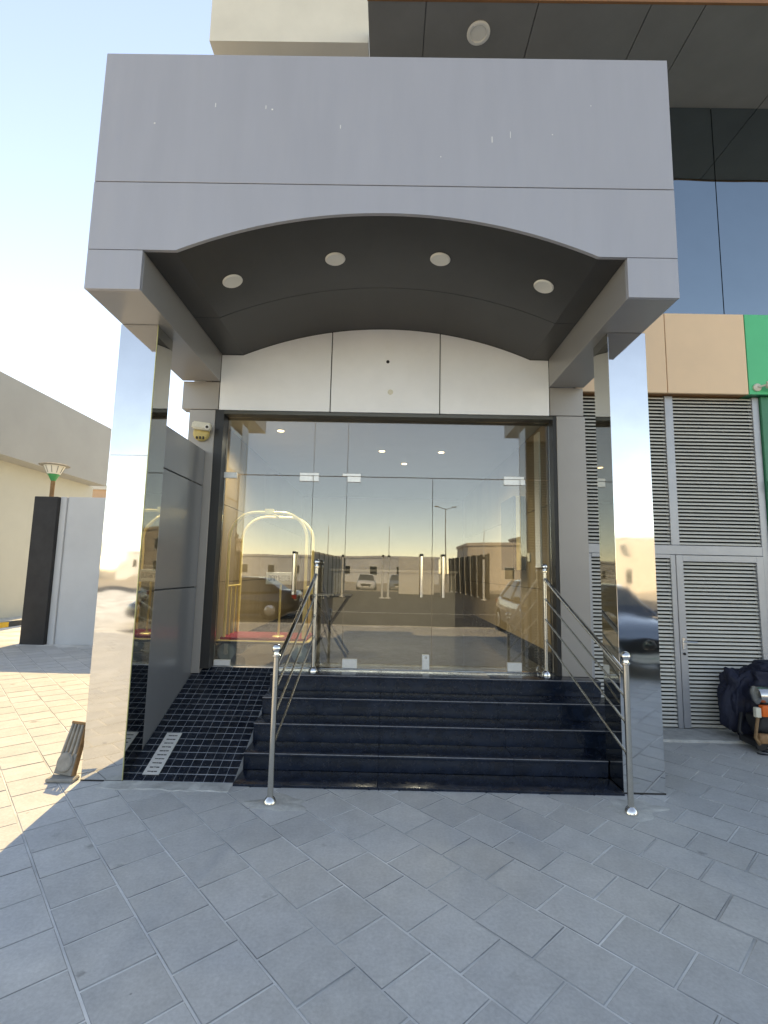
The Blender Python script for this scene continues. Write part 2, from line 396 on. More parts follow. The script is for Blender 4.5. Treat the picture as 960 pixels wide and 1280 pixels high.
# vault curve shared by canopy and wall panels
xa, xb, z0, rise = -1.62, 1.53, 3.955, .328
hc = (xb-xa)/2; RR = (hc*hc+rise*rise)/(2*rise); xm = (xa+xb)/2; zc = z0+rise-RR
def vz(x): return z0 if x <= xa or x >= xb else zc + math.sqrt(RR*RR - (x-xm)**2)
def stations(x0, x1, n=14):
    xs = sorted(set([x0, x1] + [q for q in (xa, xb) if x0 < q < x1] + [x0+(x1-x0)*k/n for k in range(n+1)])); return xs
for i, (q0, q1) in enumerate(((-1.856, -.654), (-.642, .537), (.549, 1.728))):
    o = strip('white_panel', [(x, 3.329, vz(x)-.004) for x in stations(q0, q1)], PY, PY+.03, 'white_panel', bld)
box('panel_backing', -1.87, 1.74, PY+.035, 5.44, 3.326, 4.30, 'joint', bld)
lathe('sensor', (-.03, PY+.001, 3.905), [(.018, 0), (.018, -.006), (.012, -.012)], 'joint', bld, 14, 'y')
lathe('sensor', (.004, PY+.001, 3.56), [(.03, 0), (.03, -.002)], 'plastic_cream', bld, 14, 'y')
# porch side wall (left), grey composite panels with joints
for za, zb in ((.0, 1.416), (1.426, 2.478), (2.488, 2.865)):
    box('side_panel', -2.17, -1.972, 4.225, 5.16, za, zb, 'acp_wall', bld, bev=.003)
box('panel_backing', -2.15, -1.99, 4.235, 5.15, .02, 2.85, 'joint', bld)
# beige block and overhang at roof level
box('beige_block', -2.13, -.325, 4.905, 5.295, 7.56, 9.0, 'cream_render', bld)
box('beige_block_front', -2.13, -.325, 4.895, 4.904, 7.56, 9.0, 'cream_render', bld)
xs = [-.315, .30, 1.475, 2.655, 3.22, 4.6, 6.0, 7.6, 9.2, 10.6, 12]
for q0, q1 in zip(xs, xs[1:]):
    box('soffit_panel', q0+.005, q1-.005, 4.485, 5.62, 7.559, 7.58, 'overhang', bld)
box('overhang_slab', -.315, 12, 4.49, 5.8, 7.585, 7.655, 'overhang', bld)
box('overhang_trim', -.32, 12.0, 4.455, 4.48, 7.553, 7.70, 'brown_trim', bld)
L0 = lathe('overhang_lamp', (.90, 4.775, 7.559), [(.125, 0), (.128, -.012), (.11, -.02), (.092, -.018), (.085, -.004)], 'lamp_white', bld, 28)
lathe('lens', (.90, 4.775, 7.557), [(.083, 0), (.08, -.006)], 'lamp_lens', L0, 24)
# reflective upper windows
for q0, q1 in ((2.10, 4.0), (4.012, 5.9), (5.912, 7.8), (7.812, 9.7), (9.712, 11.9)):
    box('upper_window', q0, q1, 5.62, 5.64, 4.62, 7.557, 'blue_glass', bld)
box('window_backing', 2.1, 11.95, 5.65, 5.75, 3.75, 7.57, 'joint', bld)
# beige and green band over the louvres
for q0, q1, m in ((2.12, 3.150, 'beige_acp'), (3.158, 4.068, 'beige_acp'), (4.078, 5.6, 'green_acp'), (5.61, 7.2, 'green_acp'), (7.21, 9, 'green_acp')):
    box('band_panel', q0, q1, 5.40, 5.43, 3.70, 4.655, m, bld, bev=.002)
box('band_soffit', 2.13, 4.07, 5.432, 5.64, 3.705, 3.73, 'brown_trim', bld)
box('band_soffit', 4.08, 9, 5.432, 5.64, 3.705, 3.73, 'green_dark', bld)
box('band_core', 2.13, 9, 5.432, 5.615, 3.735, 4.64, 'joint', bld)
box('green_post', 4.253, 4.62, 5.47, 5.7, .02, 3.70, 'green_dark', bld, bev=.004)
box('shop_glass', 4.63, 9, 5.60, 5.62, .05, 3.70, 'window_dark', bld)
box('utility_box', 4.262, 4.36, 5.43, 5.469, 2.60, 2.72, 'plastic_cream', bld, bev=.006)
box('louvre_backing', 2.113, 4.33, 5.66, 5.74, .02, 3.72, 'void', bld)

# ------------------------------------------------------------------ lobby
structure(box('lobby_floor', -2.05, 1.9, 5.31, 11.5, .35, .594, 'lobby_floor'))
structure(box('lobby_ceiling', -2.05, 1.9, 5.43, 11.5, 3.34, 3.44, 'lobby_ceiling'))
wl_ = structure(box('lobby_wall_left', -2.055, -2.0, 5.37, 11.5, .597, 3.338, 'joint'))
wr_ = structure(box('lobby_wall_right', 1.785, 1.90, 5.37, 11.5, .597, 3.338, 'joint'))
structure(box('lobby_wall_rear', -2.05, 1.9, 11.5, 11.6, .4, 3.44, 'lobby_back'))
for k in range(5):
    y0 = 5.38 + k*1.2
    for za, zb in ((.72, 1.45), (1.458, 2.38), (2.388, 3.336)):
        box('wall_panel', -1.999, -1.98, y0, y0+1.192, za, zb, 'wood_wall', wl_)
        box('wall_panel', 1.765, 1.784, y0, y0+1.192, za, zb, 'wood_wall', wr_)
    box('skirting', -1.999, -1.975, y0, y0+1.192, .598, .712, 'granite', wl_)
    box('skirting', 1.76, 1.784, y0, y0+1.192, .598, .80, 'granite', wr_)
box('cover_strip', 1.745, 1.764, 5.62, 5.80, 1.70, 3.28, 'white_panel', wr_)
sw = box('switch_plate', 1.752, 1.764, 6.07, 6.17, 1.78, 1.88, 'plastic_cream'); tag(sw, 'small white switch plate on the brown lobby wall', 'switch')
pf = thing('picture_frame', 'black and gold framed panel hanging on the right lobby wall', 'picture', (1.74, 6.6, 1.66))
box('frame', 1.61, 1.764, 6.28, 6.95, 1.67, 2.62, 'black_paint', pf, bev=.004)
box('gilt_edge', 1.645, 1.70, 6.262, 6.279, 1.67, 2.62, 'gold', pf)
rc = thing('reception_counter', 'dark reception counter at the back of the lobby', 'counter', (.2, 10, .594))
box('front', -1.0, 1.3, 9.4, 9.5, .596, 1.6, 'lobby_back', rc); box('top', -1.05, 1.35, 9.35, 10.0, 1.605, 1.65, 'lobby_back', rc, bev=.005)
for i, (x, y) in enumerate(((-.1, 6.9), (.75, 6.9), (.25, 7.7), (-1.35, 5.95))):  # the last is an added lamp that brightens the trolley
    t = thing('ceiling_downlight', ('small lit downlight in the lobby ceiling, ' + ('left of the two nearest the doors', 'right of the two nearest the doors', 'middle one further in', 'one added as fill light above the luggage trolley')[i]), 'downlight', (x, y, 3.33), 'lobby downlights')
    lathe('rim', (x, y, 3.338), [(.055, 0), (.058, -.006), (.045, -.01)], 'lamp_white', t, 16)
    m = MATS.get('downlight_glow') or mat('downlight_glow', (.9, .85, .7), .5, var=0, emit=((1, .86, .62), 3))
    ll = bpy.data.lights.new('downlight_beam', 'SPOT'); ll.energy = (70, 70, 70, 110)[i]; ll.color = (.84, .92, 1); ll.spot_size = math.radians(150); ll.spot_blend = .8; ll.shadow_soft_size = .06
    lo_ = bpy.data.objects.new('downlight_beam', ll); COL.objects.link(lo_); lo_.parent = t; lo_.location = (0, 0, -.02)
    lathe('lens', (x, y, 3.327), [(.042, 0), (.04, -.003)], 'downlight_glow', t, 16)
# folding stand with crossed legs
fs = thing('folding_stand', 'dark folding stand with crossed legs just behind the glass', 'stand', (-.68, 6.15, .594))
for yy in (5.98, 6.3):
    tube('leg', [(-.92, yy, .60), (-.46, yy, 1.30)], .014, 'black_paint', fs, 8); tube('leg', [(-.46, yy+.03, .60), (-.92, yy+.03, 1.30)], .014, 'black_paint', fs, 8)
box('top', -.96, -.42, 5.95, 6.36, 1.30, 1.325, 'black_paint', fs, bev=.004)

# ------------------------------------------------------------------ glass entrance
GY = 5.30
ge = thing('glass_entrance', 'frameless glass entrance with three doors and steel patch fittings', 'glass doors', (0, GY, .596))
def pane(name, x0, x1, z0_, z1_, parent=ge): return box(name, x0, x1, GY, GY+.012, z0_, z1_, 'door_glass', parent)
HD = 2.642
for q0, q1 in ((-1.80, -.822), (-.817, -.452), (-.447, 1.432), (1.437, 1.764)):
    pane('transom_pane', q0, q1, HD+.004, 3.286)
pane('fixed_pane', -.817, -.452, .615, HD-.004); pane('fixed_pane', 1.437, 1.764, .615, HD-.004)
d0 = pane('glass_door', -1.795, -.822, .612, HD-.004); d1 = pane('glass_door', -.447, .483, .612, HD-.004); d2 = pane('glass_door', .489, 1.432, .612, HD-.004)
d0['label'] = 'left single glass door'; d1['label'] = 'left leaf of the double glass door'; d2['label'] = 'right leaf of the double glass door'
def handle(x, d):
    h = tube('handle', [(x, GY-.055, 1.36), (x, GY-.055, 1.81)], .0155, 'chrome', d, 12)
    for z in (1.37, 1.80):
        tube('handle_bracket', [(x, GY-.055, z), (x, GY-.001, z)], .009, 'chrome', h, 8)
        lathe('handle_end', (x, GY-.055, z-.012), [(.019, 0), (.019, .024)], 'satin' if z < 1.5 else 'joint', h, 12)
    tube('handle', [(x, GY+.067, 1.36), (x, GY+.067, 1.81)], .0155, 'chrome', d, 12)
handle(-.985, d0); handle(.37, d1); handle(.60, d2)
def patch(x0, x1, za, zb, d): return box('patch_fitting', x0, x1, GY-.014, GY+.026, za, zb, 'patch_steel', d, bev=.003)
patch(-1.80, -1.66, 2.60, 2.665, d0); patch(-.97, -.826, HD-.062, HD-.002, d0); patch(-.97, -.758, HD+.002, HD+.032, ge); patch(-.818, -.758, HD-.062, HD-.001, ge)
patch(-.447, -.30, HD-.062, HD-.002, d1); patch(-.50, -.30, HD+.002, HD+.032, ge)
patch(1.26, 1.432, HD-.062, HD-.002, d2); patch(1.26, 1.48, HD+.002, HD+.032, ge); patch(1.437, 1.49, HD-.062, HD-.001, ge)
patch(-1.79, -1.62, .61, .665, d0); patch(-.445, -.29, .611, .70, d1); patch(1.28, 1.43, .611, .70, d2)
lk = box('lock', .39, .465, GY-.016, GY+.028, .611, .76, 'patch_steel', d1, bev=.004); lathe('keyhole', (.43, GY-.0165, .735), [(.014, 0), (.012, -.004)], 'satin', lk, 14, 'y')
box('floor_channel', -1.80, 1.764, GY-.02, GY+.03, .5965, .609, 'chrome', ge)

# ================================================================== canopy
can = thing('entrance_canopy', 'boxy grey panelled porch canopy with an arched dark soffit over the steps', 'canopy', (-.08, 4.3, 3.64))
CX0, CX1, CY, CT, CB = -2.27, 2.102, 3.389, 5.609, 3.644
box('upper_fascia', CX0, CX1, CY, CY+.03, 4.512, CT, 'acp_grey', can, bev=.002)
for cx, cz, w_, h_ in ((-1.39, 5.15, .006, .035), (-1.0, 5.14, .005, .03), (.74, 4.88, .006, .05), (.88, 4.92, .004, .055), (-.42, 4.98, .006, .03), (-1.85, 5.0, .012, .01), (-.95, 5.13, .012, .012), (.35, 4.75, .008, .008), (1.2, 4.95, .008, .008), (1.5, 5.2, .006, .008)):
    box('scratch', CX0+2.27+cx-w_/2, CX0+2.27+cx+w_/2, CY-.0012, CY+.001, cz, cz+h_, 'paint_white', can)
strip('lower_fascia', [(x, max(vz(x), 3.958), 4.504) for x in stations(CX0, CX1, 60)], CY, CY+.03, 'acp_grey', can)
box('beam_end', CX0, -1.859, CY, CY+.03, CB, 3.953, 'acp_grey', can, bev=.0015)
box('beam_end', 1.731, CX1, CY, CY+.03, CB, 3.953, 'acp_grey', can, bev=.0015)
strip('core', [(x, vz(x)+.03, CT-.01) for x in stations(CX0+.01, CX1-.01, 40)], CY+.034, 5.44, 'joint', can)
for q0, q1 in ((CX0, -1.859), (1.731, CX1)):
    box('beam', q0, q1, CY+.034, PY-.006, CB+.001, 3.99, 'acp_beam', can, bev=.002)
box('side_fascia', CX0, CX0+.009, CY+.034, 5.16, 3.995, CT, 'acp_grey', can); box('side_fascia', CX1-.009, CX1, CY+.034, 5.16, 3.995, CT, 'acp_grey', can)
box('top_cap', CX0, CX1, CY+.034, 5.4, CT-.009, CT, 'acp_grey', can)
for y0, y1 in ((CY+.034, 4.366), (4.372, PY-.003)):
    strip('soffit_panel', [(x, vz(x), vz(x)+.02) for x in stations(-1.857, 1.729, 40)], y0, y1, 'soffit_dark', can)
for x, y in ((-1.36, 3.93), (-.488, 3.905), (.402, 3.885), (1.283, 3.925)):
    z = vz(x); bm = bmesh.new(); alathe(bm, (0, 0, 0), [(.082, .012), (.086, -.006), (.076, -.014), (.062, -.010)], 28)
    sl_ = -(x-xm)/math.sqrt(RR*RR-(x-xm)**2)
    o = emit_bm('downlight', bm, 'lamp_white', can, smooth=True); o.location = Vector((x, y, z-.014)) - wloc(can); o.rotation_euler = (0, -math.atan(sl_), 0); WL[o.name] = Vector((x, y, z-.014))
    bm = bmesh.new(); alathe(bm, (0, 0, 0), [(.061, .006), (.060, .001), (.02, -.002)], 24)
    q = emit_bm('lens', bm, 'lamp_lens', o, smooth=True); q.location = (0, 0, .006)

# ================================================================== mirror columns
def column(x0, x1, label, inner):
    c = thing('steel_column', label, 'column', ((x0+x1)/2, 4.07, 0), 'porch columns')
    y0, y1 = 3.921, 4.214
    for za, zb in (((.012, 2.518), (2.5195, CB-.001)) if inner > 0 else ((.012, CB-.001),)):
        box('front_panel', x0, x1, y0, y0+.012, za, zb, 'mirror_steel', c, bev=.0015)
    box('back_panel', x0+.002, x1-.002, y1-.012, y1, .012, CB-.001, 'mirror_side', c)
    for s, q in ((x0, x0+.012), (x1-.012, x1)):
        box('side_panel', s, q, y0+.0135, y1-.0125, .012, CB-.001, 'mirror_side', c)
    xi = x1 if inner > 0 else x0
    if inner > 0: box('edge_strip', xi-.0005*inner-.0018, xi-.0005*inner+.0018, y0-.0025, y0+.009, .012, CB-.002, 'edge_film', c)
    box('base', x0-.004, x1+.004, y0+.004, y1+.004, -.01, .0115, 'jamb', c)
column(-2.279, -1.965, 'mirror polished steel porch column on the sunlit left side beside the ramp', 1)
column(1.812, 2.125, 'mirror polished steel porch column at the right end of the steps', -1)

# ================================================================== steps
st = thing('entrance_steps', 'polished black granite steps leading up to the glass doors', 'steps', (.34, 4.6, 0))
SX0, SX1, SY, T, R = -1.121, 1.806, 3.893, .273, .149
cuts = [SX0, -.035, 1.05, SX1]
box('core', SX0+.01, SX1-.002, SY+.30, 5.28, -.005, .10, 'joint', st)
for k in range(1, 5):
    yf = SY + k*T; yb = 5.296 if k == 4 else yf + T + .015
    if k > 1: box('core', SX0+.01, SX1-.002, yf+.03, 5.28, (k-1)*R-.04, k*R-.03, 'joint', st)
    ck = cuts[:-1] + [2.115 if k > 1 else SX1]
    if k > 1: box('side_cheek', 1.81, 2.113, yf+.001, yb-.016, -.005, k*R-.026, 'granite', st)
    for q0, q1 in zip(ck, ck[1:]):
        box('tread', q0+.001, q1-.001, yf-.012, yb, k*R-.025, k*R, 'granite', st, bev=.003, seg=2)
        box('riser', q0+.001, q1-.001, yf, yf+.022, (k-1)*R+(.022 if k == 1 else .0005), k*R-.0255, 'granite', st)
        box('nosing_highlight', q0+.0015, q1-.0015, yf-.0125, yf-.0075, k*R-.005, k*R+.0006, 'edge_highlight', st)  # pale strip paints the chamfer highlight and light joint along each tread edge
for q0, q1 in zip(cuts, cuts[1:]):
    box('base_slab', q0+.001, q1-.001, SY, SY+T+.02, -.006, .020, 'granite', st, bev=.003, seg=2)

# ================================================================== ramp with mosaic tiles
rp = thing('access_ramp', 'steep ramp of small black mosaic tiles between steel column and steps', 'ramp', (-1.54, 4.6, 0))
RX0, RX1, RY0, RY1, RZ0, RZ1 = -1.968, -1.124, 3.93, 5.285, .008, .594
bm = bmesh.new()
pts = [(RY0, -.01), (RY1, -.01), (RY1, RZ1), (RY0, RZ0)]
A = [bm.verts.new((RX0, y, z)) for y, z in pts]; B = [bm.verts.new((RX1, y, z)) for y, z in pts]
bm.faces.new(A); bm.faces.new(B)
for k in range(4): bm.faces.new((A[k], A[(k+1) % 4], B[(k+1) % 4], B[k]))
emit_bm('bed', bm, 'grout', rp)
slope = math.atan2(RZ1-RZ0, RY1-RY0); NL = 20; NW = 11
ln = math.hypot(RZ1-RZ0, RY1-RY0); th, tw = ln/NL, (RX1-RX0)/NW
V, Fc = tile_geo(tw/2-.0019, th/2-.0034, .001); V = [(a, b, c*.4+.0022 if c > -.01 else 0) for a, b, c in V]
rme = bpy.data.meshes.new('mosaic_tile'); rme.from_pydata(V, [], Fc); rme.materials.append(MATS['ramp_tile'])
for i in range(NW):
    for j in range(NL):
        q = (j+.5)/NL
        o = bpy.data.objects.new('mosaic_tile', rme); COL.objects.link(o); o.parent = rp
        o.location = Vector((RX0+(i+.5)*tw, RY0+q*(RY1-RY0), RZ0+q*(RZ1-RZ0)+random.uniform(0, .0008))) - wloc(rp)
        o.rotation_euler = (slope+random.gauss(0, .004), random.gauss(0, .004), 0)
gs = thing('grip_plate', 'pale slotted metal plate lying on the lower part of the mosaic ramp', 'plate', (-1.778, 4.18, .12))
def ramp_pt(x, s, h):
    return Vector((x, RY0 + s*math.cos(slope) - h*math.sin(slope), RZ0 + s*math.sin(slope) + h*math.cos(slope)))
def ramp_box(name, x0, x1, s0, s1, h0, h1, m, parent):
    bm = bmesh.new(); vs = abox(bm, x0, x1, s0, s1, h0, h1)
    for v in vs: v.co = ramp_pt(*v.co)
    return emit_bm(name, bm, m, parent)
pl = ramp_box('plate', -1.842, -1.716, .055, .50, .006, .011, 'patch_steel', gs)
for k in range(10):
    s = .078 + k*.0425; bm = bmesh.new()
    for q0, q1 in ((-1.815, -1.788), (-1.785, -1.768), (-1.765, -1.741)):
        for v in abox(bm, q0, q1, s+random.uniform(-.002, .002), s+.009, .0095, .0118): v.co = ramp_pt(*v.co)
    emit_bm('slot', bm, 'dark_slot', pl)

# ================================================================== handrails
def handrail(xb_, yb_, xt, yt, label):
    h = thing('handrail', label, 'handrail', (xb_, yb_, 0), 'stair handrails')
    def post(x, y, z0_, ht):
        bm = bmesh.new(); atube(bm, [(x, y, z0_+.03), (x, y, z0_+ht-.095)], .0205, 16)
        p = emit_bm('post', bm, 'satin', h, smooth=True)
        lathe('base_flange', (x, y, z0_), [(.045, 0), (.046, .012), (.036, .035), (.026, .048), (.021, .052)], 'chrome', p, 20)
        lathe('collar', (x, y, z0_+ht-.105), [(.024, 0), (.031, .006), (.031, .014), (.022, .02), (.02, .032)], 'chrome', p, 20)
        c = z0_+ht-.045
        lathe('ball_finial', (x, y, c), [(.014, -.034)]+[(.034*math.cos(a), .034*math.sin(a)) for a in [math.radians(-60+15*k) for k in range(10)]]+[(.004, .034)], 'chrome', p, 20)
    post(xb_, yb_, 0, 1.10); post(xt, yt, .596, 1.15)
    for za, zb, r in ((.93, 1.575, .0185), (.76, 1.37, .0085), (.585, 1.165, .0085), (.375, .955, .0085)):
        a = Vector((xb_, yb_, za)); b = Vector((xt, yt, zb))
        o = tube('top_rail' if r > .01 else 'bar', [a, b], r, 'chrome' if r > .01 else 'satin', h, 14 if r > .01 else 8)
        if r < .01:
            for e, d in ((a, b-a), (b, a-b)):
                d = d.normalized(); tube('bar_socket', [e+d*.015, e+d*.034], .0125, 'chrome', o, 10)
handrail(-.778, 3.63, -.725, 5.125, 'steel handrail with ball posts on the left, between ramp and steps')
handrail(1.712, 3.61, 1.655, 5.20, 'steel handrail with ball posts at the right edge of the steps')

# ================================================================== louvre screen
lv = thing('louvre_screen', 'grey louvred plant room screen with a louvred door beside the right column', 'louvre screen', (3.2, 5.5, 0))
LY = 5.50
def slats(x0, x1, za, zb, parent, n):
    p = (zb-za)/n; me = None
    for k in range(n):
        z = za + (k+.5)*p
        if me is None:
            bm = bmesh.new()
            prof = [(0, -.0145), (.003, -.015), (.016, .003), (.016, .0085), (.0135, .008), (.0, -.009)]
            A = [bm.verts.new((x0, LY+.012+y, z+q)) for y, q in prof]; B = [bm.verts.new((x1, LY+.012+y, z+q)) for y, q in prof]
            bm.faces.new(A); bm.faces.new(B)
            for i in range(6): bm.faces.new((A[i], A[(i+1) % 6], B[(i+1) % 6], B[i]))
            me = emit_bm('slat', bm, 'louvre', parent); zb0 = wloc(me).copy(); zz = z
        else:
            o = dup_part(me, zb0 + Vector((0, random.uniform(-.001, .001), z-zz)), parent); o.rotation_euler = (random.gauss(0, .02), random.gauss(0, .0008), 0)
box('mullion', 3.168, 3.262, LY, LY+.075, 1.978, 3.70, 'louvre_frame', lv, bev=.004)
box('mullion', 4.172, 4.25, LY, LY+.075, .022, 3.70, 'louvre_frame', lv, bev=.004)
box('transom', 2.114, 4.170, LY-.004, LY+.075, 1.872, 1.976, 'louvre_frame', lv, bev=.004)
box('mullion', 3.150, 3.205, LY, LY+.075, .022, 1.870, 'louvre_frame', lv, bev=.004)
box('mullion', 2.225, 2.275, LY, LY+.075, .022, 1.870, 'louvre_frame', lv, bev=.004)
slats(2.114, 3.166, 1.98, 3.70, lv, 42); slats(3.264, 4.170, 1.98, 3.70, lv, 42)
slats(2.277, 3.148, .03, 1.83, lv, 44)
box('head_rail', 2.277, 3.148, LY, LY+.075, 1.832, 1.870, 'louvre_frame', lv)
dr = box('louvre_door', 3.207, 3.283, LY-.008, LY+.06, .03, 1.868, 'louvre_frame', lv, bev=.003)
box('stile', 4.095, 4.170, LY-.008, LY+.06, .03, 1.868, 'louvre_frame', dr, bev=.003)
box('top_rail', 3.284, 4.094, LY-.006, LY+.06, 1.80, 1.866, 'louvre_frame', dr)
slats(3.285, 4.093, .03, 1.80, dr, 43)
hd = box('door_handle', 3.228, 3.258, LY-.02, LY-.009, .85, .97, 'chrome', dr, bev=.003)
tube('lever', [(3.243, LY-.015, .93), (3.243, LY-.055, .93), (3.36, LY-.06, .928)], .008, 'chrome', dr, 8)
lathe('keyhole', (3.243, LY-.0215, .80), [(.014, .013), (.012, -.004)], 'joint', dr, 12, 'y')

# ================================================================== small fixtures
sc = thing('security_camera', 'cream security camera on a yellowed base, on the left pilaster', 'camera', (-2.03, 5.1, 3.0))
bm = bmesh.new(); alathe(bm, (-2.02, 5.167, 3.055), [(.085, 0), (.088, -.03), (.075, -.05), (.05, -.055)], 22, 'y'); emit_bm('base', bm, 'plastic_yellow', sc, smooth=True)
for k in range(3): box('base_slot', -2.06+k*.035, -2.045+k*.035, 5.10, 5.118, 2.985, 3.01, 'dark_slot', sc)
bm = bmesh.new(); vs = abox(bm, -2.095, -1.895, 5.045, 5.115, 3.075, 3.155)
bmesh.ops.bevel(bm, geom=list(bm.edges), offset=.014, segments=3, affect='EDGES')
for v in bm.verts: v.co = Matrix.Rotation(math.radians(7), 4, 'Y') @ (v.co - Vector((-2.0, 5.08, 3.11))) + Vector((-2.0, 5.08, 3.11))
bd = emit_bm('body', bm, 'plastic_cream', sc, smooth=True)
lathe('lens', (-1.925, 5.044, 3.095), [(.015, .002), (.015, -.008), (.010, -.010)], 'joint', bd, 14, 'y')
lathe('lens_hood', (-1.925, 5.046, 3.095), [(.027, .004), (.027, -.004)], 'sign_white', bd, 16, 'y')
sc2 = thing('security_camera', 'small white bullet camera on the green panel at the right edge', 'camera', (4.16, 5.36, 3.74))
lathe('base', (4.16, 5.40, 3.775), [(.045, 0), (.045, -.02), (.03, -.03)], 'plastic_cream', sc2, 18, 'y')
tube('arm', [(4.16, 5.37, 3.775), (4.23, 5.33, 3.785)], .012, 'plastic_cream', sc2, 10)
tube('body', [(4.22, 5.33, 3.785), (4.42, 5.24, 3.775)], .038, 'plastic_cream', sc2, 16)

# ================================================================== luggage trolley with sign
lc = thing('luggage_trolley', 'brass birdcage luggage trolley with red carpeted deck behind the glass', 'trolley', (-1.37, 5.85, .594))
bx0, bx1, by0, by1 = -1.86, -.84, 5.53, 6.13
box('deck', bx0, bx1, by0, by1, .80, .832, 'gold', lc, bev=.008, seg=2)
box('bumper', bx0-.02, bx1+.02, by0-.02, by1+.02, .80, .822, 'black_paint', lc, bev=.008, seg=2)
box('carpet', bx0+.03, bx1-.03, by0+.03, by1-.03, .8325, .862, 'red_carpet', lc, bev=.01, seg=2)
for x in (bx0+.10, bx1-.10):
    for y in (by0+.07, by1-.07):
        wh = lathe('wheel', (x, y, .698), [(.03, -.019), (.088, -.019), (.098, -.008), (.098, .008), (.088, .019), (.03, .019)], 'rubber_grey', lc, 26, 'y')
        lathe('hub', (x, y-.0195, .698), [(.028, .0), (.026, -.008)], 'steel_plate', wh, 16, 'y')
        box('fork', x-.02, x+.02, y-.03, y-.0235, .69, .799, 'steel_plate', lc); box('fork', x-.02, x+.02, y+.0235, y+.03, .69, .799, 'steel_plate', lc)
for y in (by0+.05, by1-.05):
    xl, xr = bx0+.07, bx1-.07; r = .30; top = 2.26
    P = [(xl, y, .83), (xl, y, top-r)] + [(xl+r-r*math.cos(a), y, top-r+r*math.sin(a)) for a in [math.radians(9*k) for k in range(1, 11)]]
    P += [(xr-r+r*math.sin(a), y, top-r+r*math.cos(a)) for a in [math.radians(9*k) for k in range(0, 10)]] + [(xr, y, top-r), (xr, y, .83)]
    tube('arch', P, .017, 'gold', lc, 12)
tube('hanger_rail', [((bx0+bx1)/2, by0+.05, 2.262), ((bx0+bx1)/2, by1-.05, 2.262)], .013, 'gold', lc, 10)
box('finial_block', (bx0+bx1)/2-.05, (bx0+bx1)/2+.05, by0+.02, by0+.09, 2.235, 2.30, 'gold', lc, bev=.008, seg=2)
for x in (bx0+.07, bx1-.07):
    tube('side_rail', [(x, by0+.05, 1.42), (x, by1-.05, 1.42)], .011, 'gold', lc, 8)
    for k in (1, 2): tube('side_rod', [(x, by0+.05+k*.167, .84), (x, by0+.05+k*.167, 1.42)], .008, 'gold', lc, 8)
sg = thing('sign_stand', 'white sign with dark lettering on a brass stem on the trolley', 'sign', (-1.2, 5.7, .862))
tube('stem', [(-1.215, 5.72, .862), (-1.215, 5.72, 1.46)], .012, 'gold', sg, 10)
lathe('foot', (-1.215, 5.72, .8625), [(.07, 0), (.06, .008), (.015, .014)], 'gold', sg, 18)
bd = box('board', -1.385, -1.075, 5.70, 5.715, 1.445, 1.585, 'sign_white', sg, bev=.003)
bm = bmesh.new(); x = -1.352
for k in range(8):                               # lettering too blurred in the photograph to read: a row of dark glyph strokes
    wq = (.022, .026, .012, .03, .024, .024, .028, .024)[k]
    abox(bm, x, x+.006, 5.6975, 5.699, 1.488, 1.548); abox(bm, x+wq-.006, x+wq, 5.6975, 5.699, 1.488, 1.548)
    for z in ((1.488, 1.542), (1.515, 1.542), (), (1.53,), (1.488, 1.515), (1.542,), (1.488, 1.542), (1.488, 1.515, 1.542))[k]:
        abox(bm, x+.006, x+wq-.006, 5.6975, 5.699, z, z+.006)
    x += wq+.008
emit_bm('lettering', bm, 'dark_slot', bd)

# ================================================================== left side: wall, pillar, building, lamp
gw = thing('boundary_wall', 'plain light grey rendered wall ending at the dark pillar on the left', 'wall', (-4.6, 10.4, 0))
box('wall', -6.80, -2.21, 10.33, 10.53, -.01, 3.055, 'wall_grey', gw, bev=.006)
box('corner_bead', -6.935, -6.802, 10.29, 10.52, -.01, 3.05, 'wall_grey', gw, bev=.008)
o = box('gate_pillar', -7.43, -6.937, 10.20, 10.62, -.01, 3.04, 'pillar_dark', bev=.012, seg=2); tag(o, 'dark charcoal pillar at the end of the grey wall', 'pillar')
lb = thing('left_building', 'pale grey building with an overhanging parapet along the left', 'building', (-14, 12, 0))
box('lower_wall', -18, -10.6, 8.0, 17.4, -.01, 4.42, 'left_render_low', lb)
box('parapet', -18, -10.0, 7.9, 17.2, 4.421, 6.52, 'left_render', lb, bev=.01)
for k in range(3):
    f = box('window', -10.62, -10.585, 8.6+k*1.4, 9.6+k*1.4, 1.2, 2.6, 'paint_white', lb, bev=.004); box('pane', -10.59, -10.580, 8.66+k*1.4, 9.54+k*1.4, 1.26, 2.54, 'window_dark', f)
ob = thing('far_building', 'peach rendered building glimpsed beyond the end of the left parapet', 'building', (-13, 26, 0))
box('wall', -18, -9.5, 24, 30, -.01, 5.35, 'peach', ob); box('roof_edge', -18.1, -9.4, 23.9, 30, 5.351, 5.55, 'cream_render', ob)
kb = structure(box('kerb', -9.85, -9.72, 1.0, 17.4, -.02, .12, 'kerb_black', bev=.012)); 
for k in range(8): box('kerb_block', -9.853, -9.717, 1.9+k*2.0, 2.9+k*2.0, .0, .1235, 'kerb_yellow', kb)
structure(box('raised_walk', -10.6, -9.86, 1.0, 17.4, -.01, .11, 'concrete'))
gl = thing('garden_lamp', 'white bowl garden lamp with green neck behind the dark pillar', 'lamp post', (-7.46, 10.95, 0))
lx, ly = -7.56, 10.9
tube('pole', [(lx, ly, -.01), (lx, ly, 3.50)], .045, 'fade_brown', gl, 12)
lathe('neck', (lx, ly, 3.47), [(.045, .02), (.055, .04), (.11, .15), (.125, .17)], 'green_lamp', gl, 22)
sh = lathe('bowl', (lx, ly, 3.642), [(.12, 0), (.14, .03), (.205, .17), (.21, .19)], 'lamp_white', gl, 26)
lathe('cap', (lx, ly, 3.834), [(.30, 0), (.31, .012), (.27, .03), (.1, .05)], 'fade_grey', gl, 30)
